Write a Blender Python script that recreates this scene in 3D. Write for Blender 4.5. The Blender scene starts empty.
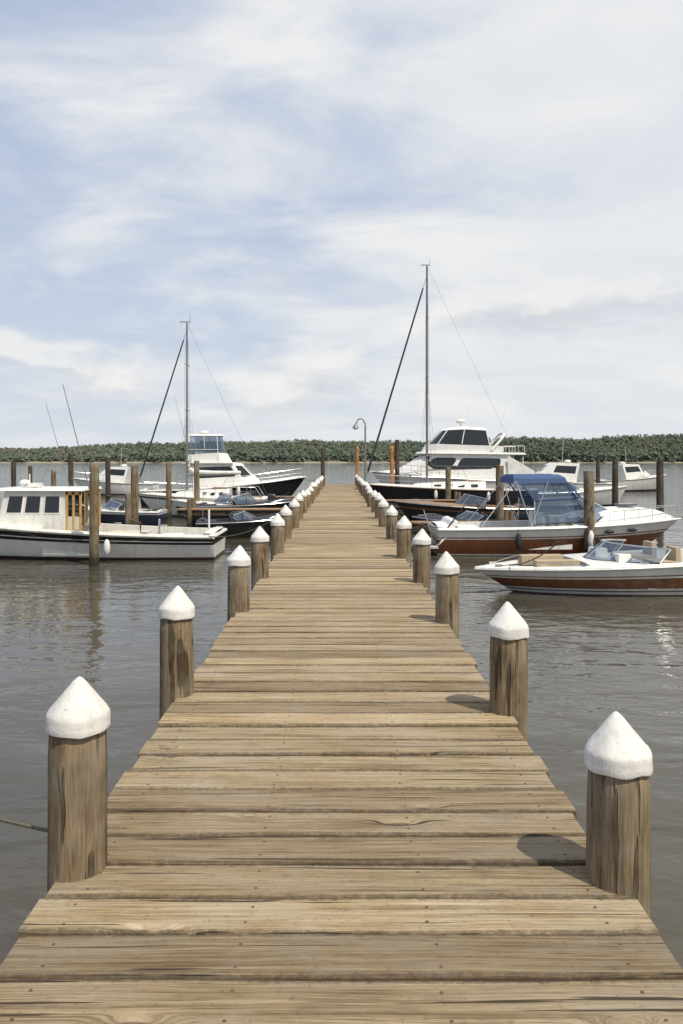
import bpy, bmesh, math, random
import numpy as np
from mathutils import Vector, Matrix, noise as mnoise
random.seed(7); np.random.seed(7)
scene=bpy.context.scene
F=800.0; H=2.7; DECK=1.1
def PX(px,Z): return (px-340)/F*Z
def PZ(py,Z): return H-(py-460)/F*Z

# ---------------------------------------------------------------- materials
def newmat(name):
    m=bpy.data.materials.new(name); m.use_nodes=True
    nt=m.node_tree; b=nt.nodes['Principled BSDF']
    return m,nt,b
class NT:
    def __init__(s,nt): s.nt=nt
    def n(s,t,**k):
        x=s.nt.nodes.new(t)
        for a,v in k.items(): setattr(x,a,v)
        return x
    def l(s,a,b): s.nt.links.new(a,b)
    def setin(s,node,i,v):
        if hasattr(v,'is_linked') or isinstance(v,bpy.types.NodeSocket): s.l(v,node.inputs[i])
        else: node.inputs[i].default_value=v
    def math(s,op,a,b=0.0,c=None,clamp=False):
        x=s.n('ShaderNodeMath',operation=op,use_clamp=clamp)
        s.setin(x,0,a); s.setin(x,1,b)
        if c is not None: s.setin(x,2,c)
        return x.outputs[0]
    def mix(s,f,a,b,bt='MIX'):
        x=s.n('ShaderNodeMix',data_type='RGBA',blend_type=bt)
        s.setin(x,0,f); s.setin(x,6,a); s.setin(x,7,b)
        return x.outputs[2]
    def noise(s,vec,scale,detail=4,rough=.55,dist=0.0):
        x=s.n('ShaderNodeTexNoise'); s.l(vec,x.inputs['Vector'])
        x.inputs['Scale'].default_value=scale; x.inputs['Detail'].default_value=detail
        x.inputs['Roughness'].default_value=rough; x.inputs['Distortion'].default_value=dist
        return x.outputs['Fac']
    def ramp(s,f,stops,interp='LINEAR'):
        x=s.n('ShaderNodeValToRGB'); x.color_ramp.interpolation=interp
        cr=x.color_ramp
        while len(cr.elements)<len(stops): cr.elements.new(.5)
        for e,(p,c) in zip(cr.elements,stops):
            e.position=p; e.color=c if len(c)==4 else (*c,1)
        s.l(f,x.inputs[0]); return x.outputs[0]
    def maprange(s,v,a,b,c=0.,d=1.,smooth=False):
        x=s.n('ShaderNodeMapRange'); 
        if smooth: x.interpolation_type='SMOOTHSTEP'
        s.setin(x,0,v)
        for i,k in enumerate((a,b,c,d)): x.inputs[i+1].default_value=k
        return x.outputs[0]
    def comb(s,x,y,z):
        c=s.n('ShaderNodeCombineXYZ'); s.setin(c,0,x); s.setin(c,1,y); s.setin(c,2,z); return c.outputs[0]
    def sep(s,v):
        c=s.n('ShaderNodeSeparateXYZ'); s.l(v,c.inputs[0]); return c.outputs
    def bump(s,h,strength,dist):
        x=s.n('ShaderNodeBump'); s.l(h,x.inputs['Height']); x.inputs['Strength'].default_value=strength
        x.inputs['Distance'].default_value=dist; return x.outputs[0]

def simple(name,col,rough=.4,metal=0.,var=.12,scale=3.,dirt=.0,spec=.5,coat=0.):
    m,nt,b=newmat(name); g=NT(nt)
    tc=g.n('ShaderNodeTexCoord').outputs['Object']
    nf=g.noise(tc,scale,3,.6)
    c1=tuple(min(1,c*(1-var)) for c in col)+(1,); c2=tuple(min(1,c*(1+var)) for c in col)+(1,)
    c=g.ramp(nf,[(.3,c1),(.7,c2)])
    if dirt>0:
        x,y,z=g.sep(tc)
        st=g.noise(g.comb(g.math('MULTIPLY',x,7.),g.math('MULTIPLY',y,7.),g.math('MULTIPLY',z,.7)),1.,3,.6)
        d=g.math('MULTIPLY',g.maprange(st,.5,.78),dirt)
        c=g.mix(d,c,(col[0]*.45,col[1]*.4,col[2]*.32,1))
    g.l(c,b.inputs['Base Color'])
    b.inputs['Roughness'].default_value=rough; b.inputs['Metallic'].default_value=metal
    b.inputs['Coat Weight'].default_value=coat
    g.l(g.maprange(nf,.3,.7,rough*.85,min(1,rough*1.2)),b.inputs['Roughness'])
    return m
M={}
M['white']=simple('gelcoat_white',(.74,.74,.71),.3,dirt=.28,var=.06)
M['white2']=simple('painted_white',(.70,.69,.64),.5,dirt=.45,var=.08)
M['cream']=simple('cream_paint',(.62,.56,.42),.5,dirt=.4)
M['black']=simple('hull_black',(.018,.019,.024),.22,dirt=.0)
M['navy']=simple('hull_navy',(.02,.028,.05),.25)
M['maroon']=simple('hull_maroon',(.19,.07,.035),.25,var=.15,dirt=.3)
M['brown']=simple('hull_brown',(.19,.085,.045),.25,var=.15,dirt=.3)
M['antifoul']=simple('antifoul_paint',(.06,.035,.025),.7,dirt=.5)
M['greyline']=simple('grey_stripe',(.16,.16,.17),.4)
M['tan']=simple('tan_vinyl',(.42,.33,.22),.6)
M['ochre']=simple('varnished_wood',(.5,.3,.09),.4,var=.25,scale=8)
M['teak']=simple('teak_deck',(.28,.17,.09),.6,var=.25,scale=12)
M['metal']=simple('stainless_rail',(.6,.6,.6),.25,metal=.9)
M['mast']=simple('mast_aluminium',(.22,.21,.2),.45,metal=.4)
M['wire']=simple('rigging_wire',(.12,.12,.12),.5)
M['bluecv']=simple('canvas_blue',(.04,.08,.19),.8,var=.25,scale=5)
M['darkcv']=simple('canvas_dark',(.03,.032,.045),.85,var=.25)
M['whitecv']=simple('canvas_white',(.7,.69,.66),.8)
M['rubber']=simple('rubber_black',(.02,.02,.02),.7)
M['rope']=simple('mooring_rope',(.13,.11,.08),.9,var=.3,scale=40)
M['orange']=simple('rusty_orange_paint',(.42,.17,.05),.7,var=.3,dirt=.6)
M['rust']=simple('rust',(.12,.07,.04),.8,var=.4)
M['floor']=simple('cockpit_floor',(.4,.38,.34),.7,dirt=.4)
# glass
m,nt,b=newmat('dark_glass'); b.inputs['Base Color'].default_value=(.015,.02,.025,1); b.inputs['Roughness'].default_value=.06; M['glass']=m
m,nt,b=newmat('clear_vinyl'); g=NT(nt)
tr=g.n('ShaderNodeBsdfTransparent'); tr.inputs[0].default_value=(.60,.66,.72,1)
mx=g.n('ShaderNodeMixShader'); mx.inputs[0].default_value=.35
b.inputs['Base Color'].default_value=(.16,.22,.32,1); b.inputs['Roughness'].default_value=.12
g.l(tr.outputs[0],mx.inputs[1]); g.l(b.outputs[0],mx.inputs[2]); g.l(mx.outputs[0],nt.nodes['Material Output'].inputs[0]); M['vinyl']=m

# weathered pile wood
def pile_mat(name,c1,c2,wet=True,grey=(.34,.31,.25)):
    m,nt,b=newmat(name); g=NT(nt)
    tc=g.n('ShaderNodeTexCoord').outputs['Object']; x,y,z=g.sep(tc)
    oi=g.n('ShaderNodeObjectInfo').outputs['Random']
    v=g.comb(g.math('ADD',x,g.math('MULTIPLY',oi,37.)),y,g.math('MULTIPLY',z,.06))
    v2=g.comb(g.math('ADD',x,g.math('MULTIPLY',oi,17.)),y,g.math('MULTIPLY',z,.3))
    fine=g.noise(v,75,4,.65); mid=g.noise(v2,11,4,.6,.4); big=g.noise(tc,2.6,3,.6)
    c=g.ramp(mid,[(.3,c1),(.7,c2)])
    c=g.mix(g.maprange(fine,.35,.6,.75,0.),c,tuple(k*.36 for k in c1)+(1,))
    crack=g.maprange(g.noise(v,24,3,.5),.375,.41,1.,0.)
    c=g.mix(g.math('MULTIPLY',crack,.88),c,(.025,.018,.012,1))
    c=g.mix(g.maprange(big,.42,.68,0.,.5),c,grey+(1,))
    c=g.mix(g.maprange(oi,0.,1.,0.,.35),c,tuple(k*1.1 for k in c1)+(1,))
    vo=g.n('ShaderNodeTexVoronoi'); g.l(g.comb(x,y,g.math('MULTIPLY',z,.6)),vo.inputs['Vector']); vo.inputs['Scale'].default_value=5.
    c=g.mix(g.maprange(vo.outputs['Distance'],.06,.13,.75,0.),c,(.04,.026,.016,1))
    if wet:
        geo=g.n('ShaderNodeNewGeometry').outputs['Position']; wz=g.sep(geo)[2]
        wn=g.math('ADD',wz,g.math('MULTIPLY',mid,.4))
        c=g.mix(g.maprange(wn,.35,.8,.92,0.,),c,(.02,.021,.013,1))
    g.l(c,b.inputs['Base Color']); b.inputs['Roughness'].default_value=.85; b.inputs['Specular IOR Level'].default_value=.25
    h=g.math('SUBTRACT',g.math('MULTIPLY',fine,.6),crack)
    g.l(g.bump(h,1.,.012),b.inputs['Normal'])
    return m
M['pile']=pile_mat('weathered_pile',(.15,.108,.062),(.33,.25,.155))
M['piledark']=pile_mat('dark_pile',(.05,.04,.03),(.12,.095,.07),grey=(.15,.13,.1))
# cap
m,nt,b=newmat('white_pile_cap'); g=NT(nt)
tc=g.n('ShaderNodeTexCoord').outputs['Object']; oi=g.n('ShaderNodeObjectInfo').outputs['Random']
x,y,z=g.sep(tc)
nn=g.noise(g.comb(g.math('ADD',x,g.math('MULTIPLY',oi,9.)),y,g.math('MULTIPLY',z,.4)),14,4,.65)
n3=g.noise(tc,45,4,.7)
c=g.mix(g.maprange(nn,.45,.75,0.,.55),(.68,.67,.64,1),(.40,.37,.32,1))
c=g.mix(g.maprange(n3,.58,.74,0.,.55),c,(.28,.26,.22,1))
g.l(c,b.inputs['Base Color']); b.inputs['Roughness'].default_value=.6
g.l(g.bump(g.math('ADD',nn,g.math('MULTIPLY',n3,.6)),.5,.010),b.inputs['Normal']); M['cap']=m

# deck wood
m,nt,b=newmat('weathered_deck_board'); g=NT(nt)
tc=g.n('ShaderNodeTexCoord').outputs['Object']; x,y,z=g.sep(tc)
at=g.n('ShaderNodeAttribute',attribute_name='rnd'); r=g.n('ShaderNodeSeparateColor'); g.l(at.outputs['Color'],r.inputs[0])
ed=g.n('ShaderNodeAttribute',attribute_name='edge').outputs['Fac']
R,G_,B_=r.outputs
yo=g.math('ADD',y,g.math('MULTIPLY',R,7.3)); xo=g.math('ADD',x,g.math('MULTIPLY',G_,31.))
vo=g.n('ShaderNodeTexVoronoi'); vo.inputs['Scale'].default_value=1.; vo.inputs['Randomness'].default_value=1.
g.l(g.comb(g.math('MULTIPLY',xo,1.5),g.math('MULTIPLY',yo,5.),0.),vo.inputs['Vector'])
kd=vo.outputs['Distance']
kc=g.n('ShaderNodeSeparateColor'); g.l(vo.outputs['Color'],kc.inputs[0])
ksel=g.math('GREATER_THAN',kc.outputs[0],.58)
warp=g.noise(g.comb(g.math('MULTIPLY',xo,.8),g.math('MULTIPLY',yo,4.),0.),1.,2,.5)
kw=g.math('MULTIPLY',g.maprange(kd,0.,.3,1.,0.,True),ksel)
yw=g.math('ADD',yo,g.math('ADD',g.math('MULTIPLY',warp,.06),g.math('MULTIPLY',kw,.05)))
gr1=g.noise(g.comb(g.math('MULTIPLY',xo,.6),g.math('MULTIPLY',yw,52.),0.),1.,5,.7)
gr2=g.noise(g.comb(g.math('MULTIPLY',xo,2.6),g.math('MULTIPLY',yw,190.),z),1.,3,.65)
big=g.noise(g.comb(g.math('MULTIPLY',xo,1.4),g.math('MULTIPLY',yo,4.5),0.),1.,4,.7)
c=g.ramp(gr1,[(.32,(.14,.098,.054)),(.44,(.32,.243,.145)),(.55,(.44,.352,.225)),(.70,(.54,.455,.315))])
c=g.mix(g.maprange(gr2,.38,.55,.62,0.),c,(.14,.10,.06,1))
c=g.mix(g.maprange(big,.44,.62,0.,.6),c,(.42,.37,.29,1))
c=g.mix(g.maprange(big,.30,.43,.5,0.),c,(.165,.125,.078,1))
tint=g.ramp(B_,[(0.,(.62,.59,.55)),(.25,(.84,.81,.77)),(.6,(1.,.98,.95)),(1.,(1.20,1.15,1.06))])
c=g.mix(1.,c,tint,'MULTIPLY')
crack=g.maprange(g.noise(g.comb(g.math('MULTIPLY',xo,.7),g.math('MULTIPLY',yw,36.),4.),1.,3,.6),.345,.375,1.,0.)
c=g.mix(g.math('MULTIPLY',crack,.88),c,(.035,.024,.015,1))
ring=g.math('SINE',g.math('MULTIPLY',kd,150.))
kn=g.math('MULTIPLY',g.maprange(kd,.05,.10,1.,0.,True),ksel)
c=g.mix(g.math('MULTIPLY',kn,g.maprange(ring,-1,1,.45,.85)),c,(.095,.055,.028,1))
sp=g.noise(tc,30,4,.8); c=g.mix(g.maprange(sp,.57,.70,0.,.6),c,(.11,.08,.052,1))
edn=g.math('ADD',ed,g.math('MULTIPLY',g.math('SUBTRACT',sp,.5),.35))
c=g.mix(g.maprange(edn,.86,1.04,0.,.7,True),c,(.06,.043,.028,1))
g.l(c,b.inputs['Base Color']); b.inputs['Roughness'].default_value=.85; b.inputs['Specular IOR Level'].default_value=.25
h=g.math('SUBTRACT',g.math('ADD',g.math('MULTIPLY',gr1,1.),g.math('MULTIPLY',gr2,.6)),crack)
g.l(g.bump(h,1.,.011),b.inputs['Normal']); M['deck']=m

# water
m,nt,b=newmat('harbour_water'); g=NT(nt)
tc=g.n('ShaderNodeTexCoord').outputs['Object']; x,y,z=g.sep(tc)
v=g.comb(x,y,0.)
rot=g.n('ShaderNodeMapping'); g.l(v,rot.inputs[0]); rot.inputs['Rotation'].default_value=(0,0,math.radians(24)); rot.inputs['Scale'].default_value=(.55,1.,1.)
rot2=g.n('ShaderNodeMapping'); g.l(v,rot2.inputs[0]); rot2.inputs['Rotation'].default_value=(0,0,math.radians(-35)); rot2.inputs['Scale'].default_value=(.6,1.,1.)
w1=g.noise(rot.outputs[0],.8,2,.5,.6); w2=g.noise(rot2.outputs[0],2.9,2,.5,.5); w3=g.noise(rot.outputs[0],9.,2,.55,.3)
patch=g.maprange(g.noise(v,.07,2,.5),.35,.65,.35,1.)
h=g.math('ADD',g.math('MULTIPLY',w1,.6),g.math('MULTIPLY',patch,g.math('ADD',g.math('MULTIPLY',w2,.42),g.math('MULTIPLY',w3,.12))))
g.l(g.bump(h,1.,.085),b.inputs['Normal'])
c=g.mix(g.maprange(g.noise(v,.25,3,.6),.35,.65),(.056,.051,.038,1),(.082,.072,.052,1))
g.l(c,b.inputs['Base Color']); b.inputs['Roughness'].default_value=.04; b.inputs['IOR'].default_value=1.38
M['water']=m
# trees
m,nt,b=newmat('distant_foliage'); g=NT(nt)
at=g.n('ShaderNodeAttribute',attribute_name='rnd'); r=g.n('ShaderNodeSeparateColor'); g.l(at.outputs['Color'],r.inputs[0])
c=g.ramp(r.outputs[0],[(0.,(.06,.09,.04)),(.3,(.085,.12,.05)),(.55,(.115,.135,.055)),(.78,(.15,.135,.06)),(.93,(.18,.125,.055)),(1.,(.2,.115,.05))])
c=g.mix(r.outputs[1],c,(.045,.058,.038,1))  # painted crown shade and random darkening, mixed into the leaf colour
c=g.mix(.34,c,(.18,.205,.215,1))  # aerial haze painted into the foliage base colour
g.l(c,b.inputs['Base Color']); b.inputs['Roughness'].default_value=1.; b.inputs['Specular IOR Level'].default_value=0.
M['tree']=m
m,nt,b=newmat('shore_ground'); g=NT(nt)
tc=g.n('ShaderNodeTexCoord').outputs['Object']; z=g.sep(tc)[2]
c=g.mix(g.maprange(g.math('ADD',z,g.noise(tc,.05,3,.5)),1.3,1.9),(.3,.26,.2,1),(.10,.12,.08,1))
g.l(c,b.inputs['Base Color']); b.inputs['Roughness'].default_value=1.
M['shore']=m

# ---------------------------------------------------------------- mesh accumulator
class Acc:
    def __init__(s): s.v=[];s.f=[];s.m=[];s.mats=[]
    def mi(s,k):
        if k not in s.mats: s.mats.append(k)
        return s.mats.index(k)
    def face(s,pts,k):
        i=len(s.v); s.v+= [tuple(p) for p in pts]; s.f.append(list(range(i,i+len(pts)))); s.m.append(s.mi(k))
    def tube(s,pts,r,k,seg=6,closed=False,r2=None):
        pts=[Vector(p) for p in pts]; n=len(pts); base=len(s.v); mi=s.mi(k)
        for i,p in enumerate(pts):
            a=pts[max(0,i-1)]; c=pts[min(n-1,i+1)]; t=(c-a).normalized()
            up=Vector((0,0,1)) if abs(t.z)<.9 else Vector((1,0,0))
            u=t.cross(up).normalized(); w=t.cross(u)
            rr=r if r2 is None else r+(r2-r)*i/(n-1)
            for j in range(seg):
                an=2*math.pi*j/seg; s.v.append(tuple(p+u*rr*math.cos(an)+w*rr*math.sin(an)))
        for i in range(n-1):
            for j in range(seg):
                a=base+i*seg+j; b_=base+i*seg+(j+1)%seg
                s.f.append([a,b_,b_+seg,a+seg]); s.m.append(mi)
        s.f.append([base+j for j in range(seg)][::-1]); s.m.append(mi)
        s.f.append([base+(n-1)*seg+j for j in range(seg)]); s.m.append(mi)
    def box(s,c,d,k,taper=1.,rz=0.):
        cx,cy,cz=c; dx,dy,dz=[q/2 for q in d]; P=[]
        for zz,t in ((-dz,1.),(dz,taper)):
            for sx,sy in ((-1,-1),(1,-1),(1,1),(-1,1)):
                X=sx*dx*t;Y=sy*dy*t
                P.append((cx+X*math.cos(rz)-Y*math.sin(rz),cy+X*math.sin(rz)+Y*math.cos(rz),cz+zz))
        i=len(s.v); s.v+=P; mi=s.mi(k)
        for q in ([3,2,1,0],[4,5,6,7],[0,1,5,4],[1,2,6,5],[2,3,7,6],[3,0,4,7]):
            s.f.append([i+a for a in q]); s.m.append(mi)
    def ell(s,c,r,k,seg=12,rings=8):
        i=len(s.v); mi=s.mi(k)
        for a in range(rings+1):
            th=math.pi*a/rings
            for b_ in range(seg):
                ph=2*math.pi*b_/seg
                s.v.append((c[0]+r[0]*math.sin(th)*math.cos(ph),c[1]+r[1]*math.sin(th)*math.sin(ph),c[2]+r[2]*math.cos(th)))
        for a in range(rings):
            for b_ in range(seg):
                s.f.append([i+a*seg+b_,i+(a+1)*seg+b_,i+(a+1)*seg+(b_+1)%seg,i+a*seg+(b_+1)%seg]); s.m.append(mi)
    def prism(s,bot,top,kside,ktop,cap=True):
        n=len(bot)
        for i in range(n):
            j=(i+1)%n
            ks=kside[i%len(kside)] if isinstance(kside,(list,tuple)) else kside
            if ks: s.face([bot[i],bot[j],top[j],top[i]],ks)
        if cap: s.face(top,ktop)
        def panel(k,u0,u1,v0,v1,mat,off=.008,rnd=.0):
            i=k;j=(k+1)%n
            a,b_,c,d=[Vector(p) for p in (bot[i],bot[j],top[j],top[i])]
            nrm=(b_-a).cross(d-a).normalized()
            cen=sum((Vector(p) for p in bot),Vector())/n
            if nrm.dot((a+b_)/2-cen)<0: nrm=-nrm
            def P(u,v): return a.lerp(b_,u).lerp(d.lerp(c,u),v)
            q=[P(u0,v0),P(u1,v0),P(u1,v1),P(u0,v1)]
            if rnd>0:
                o=[]
                for t in range(4):
                    p=q[t]; pr=q[t-1]; nx=q[(t+1)%4]
                    e1=(pr-p); e2=(nx-p)
                    rr=rnd*min(e1.length,e2.length)
                    o+= [p+e1.normalized()*rr, p+(e1.normalized()+e2.normalized())*rr*.3, p+e2.normalized()*rr]
                q=o
            inn=[p-nrm*.01 for p in q]; out=[p+nrm*off for p in q]
            s.face(out,mat)
            for t in range(len(q)):
                w=(t+1)%len(q); s.face([inn[t],inn[w],out[w],out[t]],mat)
        return panel
    def build(s,name,parent=None,angle=35,merge=1e-4,bevel=0):
        me=bpy.data.meshes.new(name); me.from_pydata([tuple(map(float,p)) for p in s.v],[],s.f)
        for k in s.mats: me.materials.append(M[k])
        me.polygons.foreach_set('material_index',s.m); 
        bm=bmesh.new(); bm.from_mesh(me)
        bmesh.ops.remove_doubles(bm,verts=bm.verts,dist=merge)
        bmesh.ops.recalc_face_normals(bm,faces=bm.faces)
        bm.to_mesh(me); bm.free()
        for p in me.polygons: p.use_smooth=True
        me.set_sharp_from_angle(angle=math.radians(angle))
        o=bpy.data.objects.new(name,me); scene.collection.objects.link(o)
        if parent: o.parent=parent
        if bevel:
            md=o.modifiers.new('bevel','BEVEL'); md.width=bevel; md.segments=2; md.limit_method='ANGLE'
        return o
def empty(name,loc=(0,0,0),rz=0.,roll=0.):
    e=bpy.data.objects.new(name,None); e.location=loc; e.rotation_euler=(roll,0,rz); e.empty_display_size=.3
    scene.collection.objects.link(e); return e

# ---------------------------------------------------------------- water & far shore
a=Acc(); a.face([(-6000,-3000,0),(6000,-3000,0),(6000,9000,0),(-6000,9000,0)],'water'); a.build('water')
D=720.
def treetop(x):
    px=340+x/D*F
    xs=[-600,0,40,80,120,150,200,250,300,350,420,480,505,530,560,600,625,650,683,760,1300]
    ys=[447,445.5,443,440,439,440.5,437,438,435.5,437.5,436,437,434.5,432.5,431.5,433,435.5,432,430,428,438]
    return (460-np.interp(px,xs,ys))*D/F+2.7
def shore_y(x): return D+14*math.sin(x/130.)+8*math.sin(x/47.)
N=140; rows=[(-6,-.4,0),(0,.25,0),(4,1.2,0),(12,2.6,.1),(60,0,.45),(160,0,.75),(500,0,.75),(1400,0,.75)]
a=Acc(); grid=[]
for i in range(N+1):
    x=-1700+3400*i/N; col=[]
    for (dy,hz,fr) in rows:
        zz=hz+(treetop(x)-7)*fr if fr>0 else hz
        col.append((x,shore_y(x)+dy,zz))
    grid.append(col)
for i in range(N):
    for j in range(len(rows)-1): a.face([grid[i][j],grid[i+1][j],grid[i+1][j+1],grid[i][j+1]],'shore')
a.build('far_shore_ground')
rng=np.random.RandomState(3)
Vs=[];Cs=[]
for row in range(8):
    dy0=[6,12,20,32,48,70,100,135][row]
    x=-850.
    while x<850:
        x+=rng.uniform(2.4,6.5)
        top=treetop(x)
        fr=[.40,.52,.63,.74,.83,.90,.96,1.0][row]
        ztop=top*fr*rng.uniform(.93,1.04)+rng.uniform(-.6,.5)
        y=shore_y(x)+dy0+rng.uniform(-5,5)
        colr=np.clip(rng.beta(1.6,2.6)*.85+.18*math.sin(x/45.+row*.5),0,1)
        cw=rng.uniform(2.2,4.2); chh=rng.uniform(2.6,4.4)
        n=80
        d=rng.normal(size=(n,3)); d/=np.linalg.norm(d,axis=1)[:,None]
        lump=1+.2*np.sin(d[:,0]*5+x)*np.cos(d[:,2]*6+y)
        rad=(rng.uniform(.35,1.,n)**.5*lump)[:,None]
        cen=np.array([x,y,ztop-chh])+d*rad*np.array([cw,cw*.8,chh])
        s_=rng.uniform(.45,1.15,n)[:,None]
        nrm=d*.6+rng.normal(size=(n,3))*.6+np.array([.3,-.5,.5]); nrm/=np.linalg.norm(nrm,axis=1)[:,None]
        t1=np.cross(nrm,rng.normal(size=(n,3))); t1/=np.linalg.norm(t1,axis=1)[:,None]; t2=np.cross(nrm,t1)
        q=np.stack([cen+t1*s_,cen+t2*s_*.8,cen-t1*s_*.9,cen-t2*s_],1)
        Vs.append(q.reshape(-1,3))
        cr=np.clip(colr+rng.uniform(-.08,.08,n),0,1); dk=np.clip((1-rad[:,0])*.6+.2*(d[:,2]<-.25),0,.45)  # dk: shade painted into leaf colour, darker inside and under each crown
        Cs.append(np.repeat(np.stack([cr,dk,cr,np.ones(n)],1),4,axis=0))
        n=30
        cen=np.stack([x+rng.uniform(-4,4,n),y+rng.uniform(-2,2,n),rng.uniform(.12,.85,n)*ztop],1)
        s_=rng.uniform(.9,1.9,n)[:,None]
        nrm=np.array([.2,-.8,.6])+rng.normal(size=(n,3))*.35; nrm/=np.linalg.norm(nrm,axis=1)[:,None]
        t1=np.cross(nrm,rng.normal(size=(n,3))); t1/=np.linalg.norm(t1,axis=1)[:,None]; t2=np.cross(nrm,t1)
        q=np.stack([cen+t1*s_,cen+t2*s_,cen-t1*s_,cen-t2*s_],1); Vs.append(q.reshape(-1,3))
        Cs.append(np.repeat(np.stack([np.full(n,colr*.8),rng.uniform(.1,.4,n),cr[:n],np.ones(n)],1),4,axis=0))
V=np.concatenate(Vs); C=np.concatenate(Cs); nf=len(V)//4
me=bpy.data.meshes.new('distant_tree_line')
me.vertices.add(len(V)); me.vertices.foreach_set('co',V.ravel().astype(np.float32))
me.loops.add(nf*4); me.loops.foreach_set('vertex_index',np.arange(nf*4,dtype=np.int32))
me.polygons.add(nf); me.polygons.foreach_set('loop_start',np.arange(nf,dtype=np.int32)*4)
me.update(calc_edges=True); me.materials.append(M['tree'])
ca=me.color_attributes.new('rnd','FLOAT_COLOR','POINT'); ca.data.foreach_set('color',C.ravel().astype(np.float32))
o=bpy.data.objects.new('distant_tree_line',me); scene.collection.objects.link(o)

# ---------------------------------------------------------------- dock
dock=empty('wooden_dock')
HW=1.077; CX=-.012; Y0=-4.; Y1=53.5
V=[];Fc=[];C=[];E=[]
y=Y0; bw=.228; S=14
nails=Acc()
while y<Y1:
    w=bw*random.uniform(.93,1.06); gap=random.uniform(.008,.016)
    x0=CX-HW+random.uniform(-.02,.02); x1=CX+HW+random.uniform(-.02,.02)
    z=DECK+random.uniform(-.004,.004); th=.05; bv=.007; skew=random.uniform(-.006,.006); sag=random.uniform(-.005,.005)
    prof=[(0,-th),(w,-th),(w,-bv),(w-bv*.35,-bv*.35),(w-bv*1.2,0),(w*.5,-.002),(bv*1.2,0),(bv*.35,-bv*.35),(0,-bv)]
    ee=[1,1,1,1,1,0,1,1,1]
    base=len(V); nP=len(prof); ph=random.uniform(0,9)
    for i in range(S+1):
        t=i/S; xx=x0+(x1-x0)*t
        e1=.003*math.sin(ph+t*7)+.0018*math.sin(ph*2+t*19)
        for (py,pz) in prof:
            V.append((xx,y+py+skew*(t-.5)+e1*(1 if py<w/2 else -1),z+pz+sag*4*(t-.5)**2))
        E+=ee
    for i in range(S):
        for j in range(nP):
            k=(j+1)%nP; Fc.append([base+i*nP+j,base+i*nP+k,base+(i+1)*nP+k,base+(i+1)*nP+j])
    Fc.append([base+j for j in range(nP)][::-1]); Fc.append([base+S*nP+j for j in range(nP)])
    c=(random.random(),random.random(),random.random(),1)
    C+= [c]*(nP*(S+1))
    if y<22:
        for nx in (-.93,-.31,.32,.93):
            for ny in (.055,w-.055):
                X=CX+nx+random.uniform(-.012,.012); Y=y+ny+random.uniform(-.01,.01); Z=z+.0012+sag*4*((X-x0)/(x1-x0)-.5)**2
                nails.face([(X+.0058*math.cos(q),Y+.0058*math.sin(q),Z) for q in np.linspace(0,2*math.pi,9)[:-1]],'rust')
    y+=w+gap
me=bpy.data.meshes.new('deck_boards'); me.from_pydata(V,[],Fc); me.materials.append(M['deck'])
ca=me.color_attributes.new('rnd','FLOAT_COLOR','POINT'); ca.data.foreach_set('color',np.array(C,dtype=np.float32).ravel())
ea=me.attributes.new('edge','FLOAT','POINT'); ea.data.foreach_set('value',np.array(E,dtype=np.float32))
o=bpy.data.objects.new('deck_boards',me); scene.collection.objects.link(o); o.parent=dock
nails.build('nail_heads',dock)
a=Acc()
for sx in (-.9,-.3,.3,.9): a.box((CX+sx,(Y0+Y1)/2,DECK-.058-.12),(.07,Y1-Y0,.22),'piledark')
yy=3.1-2.65*2
while yy<Y1:
    a.box((CX,yy+.17,DECK-.058-.345),(2.3,.08,.22),'piledark'); yy+=2.65
a.build('stringers',dock)

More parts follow.
